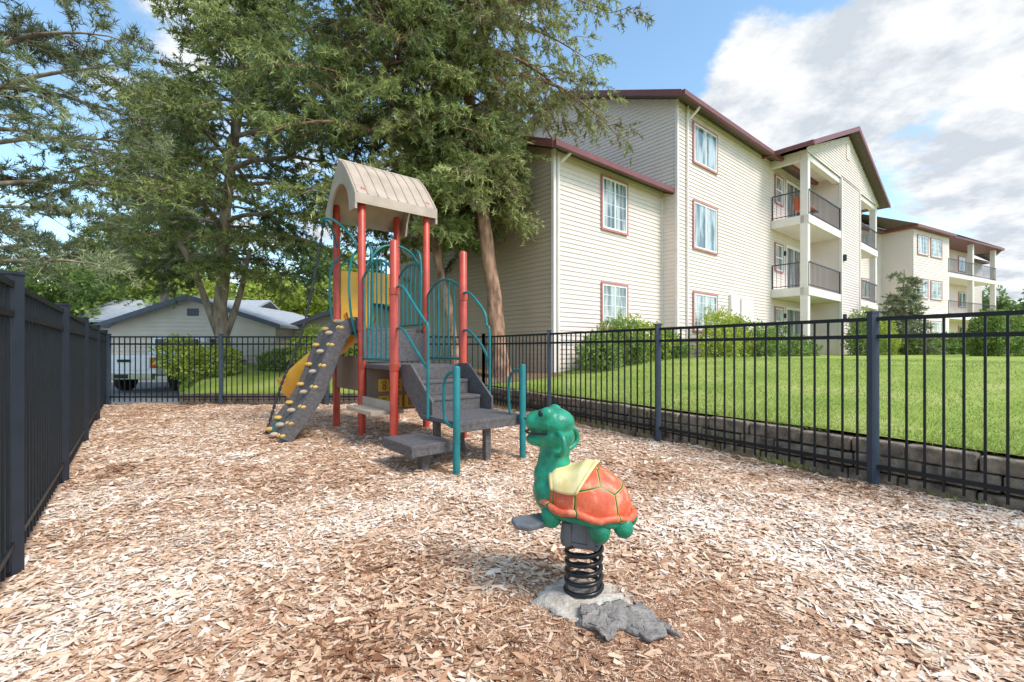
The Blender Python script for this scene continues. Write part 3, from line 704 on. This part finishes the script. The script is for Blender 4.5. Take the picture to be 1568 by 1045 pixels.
for a in (0.0,.86):
    b.tube([FP(a,-2.38,-.05),FP(a,-2.38,1.02),FP(a,-2.38,1.035)],[.036,.036,.025],12,0)
    b.stube([FP(a,-2.38,.97),FP(a,-2.25,.96),FP(a,-2.16,.88),FP(a,-2.14,.7),FP(a,-2.16,.5),FP(a,-2.25,.44),FP(a,-2.38,.43)],rt,8,0)
for c in (.24,.76): b.tube([FP(-.93,c,-.02),FP(-.92,c,.12),FP(-.88,c,.2)],.034,8,0)
b.build('teal_rails',[m_teal],pl)
b=MB()
b.box(.44,.56,.98,1.02,1.55,2.45,0,FP); b.box(.06,.42,.975,1.0,1.6,2.42,0,FP)
b.box(.6,.95,.98,1.01,1.95,2.45,0,FP)
path=[(.40,1.0,1.44),(.34,1.2,1.34),(.18,1.42,1.12),(.0,1.6,.88),(-.14,1.82,.65),(-.22,2.08,.46),(-.24,2.38,.36)]
fine=cr(path); secs=[]
for i,c in enumerate(fine):
    tg=(fine[min(i+1,len(fine)-1)]-fine[max(i-1,0)]); sx_=Vector((tg.y,-tg.x,0)).normalized(); o=[]
    for k in range(11):
        t=-1+2*k/10; q=c+sx_*(.27*t); o.append(FP(q.x,q.y,q.z+.34*abs(t)**2.6))
    for k in range(10,-1,-1):
        t=-1+2*k/10; q=c+sx_*(.30*t); o.append(FP(q.x,q.y,q.z-.035+.345*abs(t)**2.6))
    secs.append(o)
vs=list(itertools.chain(*secs)); n=22
b.add(vs,[(i*n+j,i*n+(j+1)%n,(i+1)*n+(j+1)%n,(i+1)*n+j) for i in range(len(secs)-1) for j in range(n)],0,True)
b.add(secs[-1],[tuple(range(n))],0)
b.tube([FP(-.24,2.2,-.05),FP(-.24,2.2,.36)],.04,10,0)
b.build('slide_and_yellow_panels',[m_yel],pl)
b=MB()
b.box(-.02,.02,.06,.94,.62,1.1,0,FP); b.box(-.02,.02,-.94,-.06,.45,.56,1,FP); b.box(-.25,.18,-.9,-.1,.40,.45,1,FP)
b.box(.06,.94,-.02,.02,.32,.98,0,FP); b.box(.98,1.02,-.94,-.06,.35,.9,0,FP); b.box(.5,.94,.98,1.02,.3,1.35,0,FP)
for i in range(3):
    for j in range(2):
        x=.3+.2*i; z=.45+.24*j; b.box(x-.075,x+.075,-.055,-.022,z-.09,z+.09,2,FP)
        for zz_ in (z-.033,z+.033):
            pts=[FP(x+.025*math.cos(t*.785),-.06,zz_+.03*math.sin(t*.785)) for t in range(9)]; b.tube(pts,.008,5,3,False)
b.build('activity_panels',[m_brn,m_tanp,m_yel,m_deck],pl,bevel=.01)
b=MB()
HW=.60
def rz(t):
    t=abs(t); return 3.32+.60*(1-(math.sqrt(t*t+.02)-.1414)/.868)+.03*math.sin(t*math.pi)
K=24
prof=[(-1+2*i/K) for i in range(K+1)]
A=[(.5+HW*t,rz(t)) for t in prof]
A=[(A[0][0]-.005,3.22)]+A+[(A[-1][0]+.005,3.22)]; K2=len(A)-1
a0,a1,th=-.13,1.13,.04
vs=[FP(a0,bb,z) for bb,z in A]+[FP(a1,bb,z) for bb,z in A]+[FP(a0,bb,z-th) for bb,z in A]+[FP(a1,bb,z-th) for bb,z in A]; n=K2+1
b.add(vs,[(i,i+1,n+i+1,n+i) for i in range(K2)]+[(2*n+i,2*n+i+1,3*n+i+1,3*n+i) for i in range(K2)],0,False)
b.add(vs,[(i,i+1,2*n+i+1,2*n+i) for i in range(K2)]+[(n+i,n+i+1,3*n+i+1,3*n+i) for i in range(K2)]+[(0,n,3*n,2*n),(K2,n+K2,3*n+K2,2*n+K2)],0)
for k in range(9):
    a=a0+.03+k*(a1-a0-.06)/8
    P=[FP(a,bb,z+.006) for bb,z in A[1:-1]]; b.tube(P,.011,5,0)
b.tube([FP(a0-.02,.5,A[13][1]+.01),FP(a1+.02,.5,A[13][1]+.01)],.022,8,0)
def arch(t):
    if abs(t)>.66: return 3.10
    return 3.10+.48*math.sqrt(max(0,1-(t/.66)**2))
for a in (a0-.005,a1-.025):
    for i in range(K):
        t0,t1=prof[i],prof[i+1]; z0,z1=A[i+1][1],A[i+2][1]; y0,y1=A[i+1][0],A[i+2][0]
        b.prism([FP(a,y0,z0-.01),FP(a,y1,z1-.01),FP(a,y1,min(arch(t1),z1-.08)),FP(a,y0,min(arch(t0),z0-.08))],E1*.03,0)
b.build('canopy_roof',[m_tanp],pl,norm=True)
b=MB()
cpc=cr([(.02,0,1.60),(-.12,0,1.58),(-.26,0,1.42),(-.38,0,1.16),(-.48,0,.88),(-.60,0,.60),(-.76,0,.36),(-.90,0,.18),(-.97,0,.06)],3)
cp=[(p.x,p.z) for p in cpc]
def off(i,d):
    (a0_,z0_)=cp[max(i-1,0)];(a1_,z1_)=cp[min(i+1,len(cp)-1)]; ta,tz=a1_-a0_,z1_-z0_; l=math.hypot(ta,tz); return (cp[i][0]+tz/l*d,cp[i][1]-ta/l*d)
for c0,c1,lo,hi,m in ((.20,.80,-.05,-.01,0),(.15,.205,-.14,.05,0),(.795,.85,-.14,.05,0)):
    for i in range(len(cp)-1):
        pa,pb,pc,pd=off(i,lo),off(i+1,lo),off(i+1,hi),off(i,hi)
        b.prism([FP(pa[0],c0,pa[1]),FP(pb[0],c0,pb[1]),FP(pc[0],c0,pc[1]),FP(pd[0],c0,pd[1])],E2*(c1-c0),m)
for i in range(2,len(cp)-1,3):
    for j,cc_ in enumerate((.19,.5,.81)):
        q_=off(min(i+(1 if j==1 else 0),len(cp)-1),.02)
        b.ell(FP(q_[0],cc_,q_[1]),(.06,.05,.035),1 if j!=1 else 2,10,6)
b.build('arch_climber',[m_deck,m_holdy,m_tanp],pl,bevel=.003)
b=MB()
ch=cr([(-.33,.56,3.02),(-.40,.66,2.4),(-.55,.75,1.53),(-.66,.78,1.15),(-.80,.8,.79),(-.92,.83,.38),(-1.02,.85,.0)],10)
for i in range(len(ch)-1):
    p0,p1=ch[i],ch[i+1]; e_=(p1-p0)*.15
    b.tube([FP(*(p0-e_)),FP(*(p1+e_))],.021 if i%2 else .011,6,0)
b.build('hanging_chain',[m_dark],pl)

# ------------------------------------------------------------------ turtle spring rider
tr=empty('turtle_spring_rider'); ya=math.radians(22)
fwd=Vector((-math.cos(ya),math.sin(ya),0)); sid=Vector((-fwd.y,fwd.x,0))
if sid.y>0: sid=-sid
FT=frame((.345,2.2,0),fwd,sid)
RT=Matrix((fwd,sid,Vector((0,0,1)))).transposed()
m_tg=mat('rider_green_plastic',(.012,.25,.14),.36,.4,12,.2,70)
def shellmat():
    m,nt,b,out=new_mat('rider_shell_orange')
    tc=N(nt,'ShaderNodeTexCoord'); v=N(nt,'ShaderNodeTexVoronoi',feature='DISTANCE_TO_EDGE'); v.inputs['Scale'].default_value=6.5; v.inputs['Randomness'].default_value=.6; nt.links.new(tc.outputs['Object'],v.inputs[0])
    nz=N(nt,'ShaderNodeTexNoise'); nz.inputs['Scale'].default_value=18; nz.inputs['Detail'].default_value=7; nz.inputs['Roughness'].default_value=.65; nt.links.new(tc.outputs['Object'],nz.inputs[0])
    base=ramp(nt,nz.outputs[0],[(.3,(.54,.08,.035)),(.52,(.70,.14,.06)),(.68,(.78,.36,.24))])
    e=ramp(nt,v.outputs['Distance'],[(.0,(0,0,0)),(.03,(0,0,0)),(.045,(1,1,1))])
    ye=ramp(nt,v.outputs['Distance'],[(.0,(.03,.09,.03)),(.018,(.03,.09,.03)),(.026,(.75,.45,.08))])
    mx=N(nt,'ShaderNodeMix',data_type='RGBA'); nt.links.new(e,mx.inputs['Factor']); nt.links.new(ye,mx.inputs['A']); nt.links.new(base,mx.inputs['B'])
    nt.links.new(mx.outputs['Result'],b.inputs['Base Color']); b.inputs['Roughness'].default_value=.42
    bp=N(nt,'ShaderNodeBump'); bp.inputs['Strength'].default_value=.5; bp.inputs['Distance'].default_value=.01; nt.links.new(e,bp.inputs['Height']); nt.links.new(bp.outputs[0],b.inputs['Normal'])
    return m
m_tor=shellmat(); m_ty=mat('rider_saddle_yellow',(.70,.52,.20),.45,.15,14,.1,80,c2=(.84,.72,.38)); m_grey=mat('rider_grey_plastic',(.13,.14,.155),.5,.25,8,.2,60); m_blk=mat('spring_black_steel',(.012,.012,.014),.3,.3,10)
b=MB()
el_=lambda c,r,**k: b.ell(FT(*c),r,0,20,14,RT,**k)
el_((.155,0,.84),(.110,.092,.075)); el_((.14,0,.775),(.095,.085,.075)); el_((.225,0,.752),(.070,.066,.036)); el_((.235,0,.838),(.062,.072,.056))
el_((.145,0,.70),(.076,.072,.07)); el_((.15,0,.64),(.082,.078,.09)); el_((.158,0,.58),(.092,.100,.09)); el_((.15,0,.51),(.100,.13,.11)); el_((.11,0,.43),(.105,.12,.055)); el_((-.04,0,.415),(.2,.13,.04))
for sgn in (-1,1):
    el_((.165,.068*sgn,.888),(.036,.03,.034))
    el_((-.10,.12*sgn,.385),(.05,.042,.06)); el_((-.20,.08*sgn,.40),(.045,.035,.05)); el_((.13,.11*sgn,.415),(.05,.045,.055))
o=b.build('body_green',[m_tg],tr)
md=o.modifiers.new('rm','REMESH'); md.mode='VOXEL'; md.voxel_size=.008; md.use_smooth_shade=True
md=o.modifiers.new('sm','SMOOTH'); md.factor=.6; md.iterations=4
b=MB()
sx0,sz0=.215,.185
def shf(p,d):
    z=p.z
    if z<0: z*=.22
    else:
        z=sz0*abs(d.z)**.8
        if 0<p.x<.13: z-=.028*math.sin(p.x/.13*math.pi)*d.z
    return Vector((p.x,p.y,z+.10*p.x))
b.ell(FT(-.01,0,.466),(sx0,.17,sz0),0,40,28,RT,shf)
b.build('shell',[m_tor],tr)
b=MB()
pts=[FT(-.01+.226*math.cos(2*math.pi*i/40),.180*math.sin(2*math.pi*i/40),.460+.10*.226*math.cos(2*math.pi*i/40)+.008*math.cos(i*2*math.pi/5)) for i in range(41)]
b.tube(pts,.017,8,0,False)
pts=[FT(-.01+.205*math.cos(2*math.pi*i/40),.162*math.sin(2*math.pi*i/40),.435+.10*.205*math.cos(2*math.pi*i/40)) for i in range(41)]
b.tube(pts,.02,8,1,False); b.build('shell_rim',[m_tor,m_tg],tr)
b=MB()
def saddle():
    nu,nv=24,32; vs=[]
    for i in range(nu+1):
        for j in range(nv+1):
            tt=-1+2*j/nv; 
            x0_=-.06+.06*tt*tt; x1_=.17-.04*tt*tt; xx=x0_+(x1_-x0_)*i/nu
            th=tt*1.22
            d=Vector((xx/sx0,math.sqrt(max(0,1-(xx/sx0)**2))*math.sin(th),math.sqrt(max(0,1-(xx/sx0)**2))*math.cos(th)))
            p=shf(Vector((d.x*sx0,d.y*.17,d.z*sz0)),d)
            edge=min(i,nu-i)/nu; lift=.010+.010*(1 if edge<.06 else 0)
            vs.append(FT(-.01+p.x,p.y+d.y*lift,.466+p.z+d.z*lift))
    b.add(vs,[(i*(nv+1)+j,i*(nv+1)+j+1,(i+1)*(nv+1)+j+1,(i+1)*(nv+1)+j) for i in range(nu) for j in range(nv)],0,True)
saddle(); o=b.build('saddle',[m_ty],tr); md=o.modifiers.new('so','SOLIDIFY'); md.thickness=.014; md.offset=0
b=MB()
for sgn in (-1,1):
    b.stube([FT(.12,.06*sgn,.80),FT(.085,.10*sgn,.80),FT(.065,.12*sgn,.77),FT(.065,.12*sgn,.73),FT(.09,.09*sgn,.70),FT(.13,.04*sgn,.69)],.013,10,0)
b.build('handles',[m_tg],tr)
b=MB()
for sgn in (-1,1):
    b.ell(FT(.188,.09*sgn,.892),(.014,.009,.016),0,10,8,RT)
    b.ell(FT(.292,.03*sgn,.855),(.006,.006,.005),0,8,6,RT)
b.stube([FT(.16,-.088,.797),FT(.24,-.074,.790),FT(.296,0,.788),FT(.24,.074,.790),FT(.16,.088,.797)],.006,6,0)
b.build('eyes_and_mouth',[m_blk],tr)
b=MB()
def taper(x,y,z0,z1,a0,a1):
    vs=[FT(x+sx_*a,y+sy_*a,z) for z,a in ((z0,a0),(z1,a1)) for sx_,sy_ in ((-1,-1),(1,-1),(1,1),(-1,1))]
    b.add(vs,[(0,1,2,3),(4,5,6,7),(0,1,5,4),(1,2,6,5),(2,3,7,6),(3,0,4,7)],0)
taper(-.0,0,.27,.30,.085,.095); taper(0,0,.30,.415,.095,.085)
for sgn in (-1,1):
    for k in (-1,1): b.box(.055*k-.02,.055*k+.02,.09*sgn-.012,.09*sgn+.012,.29,.39,0,FT)
for sgn in (-1,1):
    P=[FT(.12,.05*sgn,.40),FT(.14,.13*sgn,.40),FT(.20,.21*sgn,.395),FT(.27,.22*sgn,.40),FT(.31,.17*sgn,.41),FT(.25,.11*sgn,.41),FT(.18,.04*sgn,.41)]
    b.prism(P,Vector((0,0,-.03)),0)
b.build('footrests_and_housing',[m_grey],tr,bevel=.01)
b=MB()
pts=[]; turns=5.2; nn=int(turns*20)
for i in range(nn+1):
    a=2*math.pi*i/20; z=.045+.235*i/nn; r=.088-.006*math.sin(i/nn*math.pi); pts.append(FT(r*math.cos(a),r*math.sin(a),z))
b.tube(pts,.0115,10,0); b.build('coil_spring',[m_blk],tr)
m_conc=mat('concrete_footing',(.42,.35,.28),.95,.3,14,.8,40,c2=(.70,.64,.56))
b=MB()
def cf(p,d):
    k=1+.25*noise.noise(d*2.2+Vector((3,1,0)))+.12*noise.noise(d*6); return Vector((p.x*k,p.y*k,p.z*(1+.4*noise.noise(d*5))))
b.ell((.39,2.14,.0),(.28,.22,.05),0,56,18,None,cf); b.build('concrete_footing',[m_conc],tr)
m_rub=mat('rubber_mat_grey',(.20,.18,.165),.9,.4,18,.7,60,c2=(.36,.32,.28),spec=.15)
def rub(i,j):
    ed=.03*noise.noise(Vector((i*7,j*7,1)))
    x=.30+.28*i+ed+.10*j*i; y=2.03-.17*j+.035*noise.noise(Vector((i*7,j*7,5)))-.07*i*j
    if j>.4: y+=.14*(j-.4)*abs(((i*2.2)%1)-.5)*2
    zc=chipz(x,y)
    return (x,y,zc+.022+.012*noise.noise(Vector((i*3,j*3,9)))+.02*(1-j))
o=grid('rubber_mat',rub,60,36,m_rub); md=o.modifiers.new('so','SOLIDIFY'); md.thickness=.014
m_dirt=mat('fine_mulch_dirt',(.30,.145,.085),.95,.4,40,.8,120,c2=(.54,.32,.20))
def dirt(i,j):
    a=i*2*math.pi; r=j*(1+.25*noise.noise(Vector((math.cos(a)*1.5,math.sin(a)*1.5,2)))); x=.62+.66*r*math.cos(a); y=1.9+.42*r*math.sin(a)
    return (x,y,chipz(x,y)+.010*(1-j)+.001*1-.012*(j>.97))
grid('dirt_patch',dirt,48,14,m_dirt)
n=16000; r=np.sqrt(rng.random(n))*1.15; a=rng.random(n)*6.283; x=.62+.66*r*np.cos(a); y=1.9+.42*r*np.sin(a)
z=np.array([chipz(p,q) for p,q in zip(x,y)])+.008+.008*rng.random(n)
Dd=rng.normal(size=(n,3)); Dd[:,2]*=.15
blades('wood_fibres',np.stack([x,y,z],1),Dd,.008+.022*rng.random(n),.004,rng.random(n)*.7,m_chip)
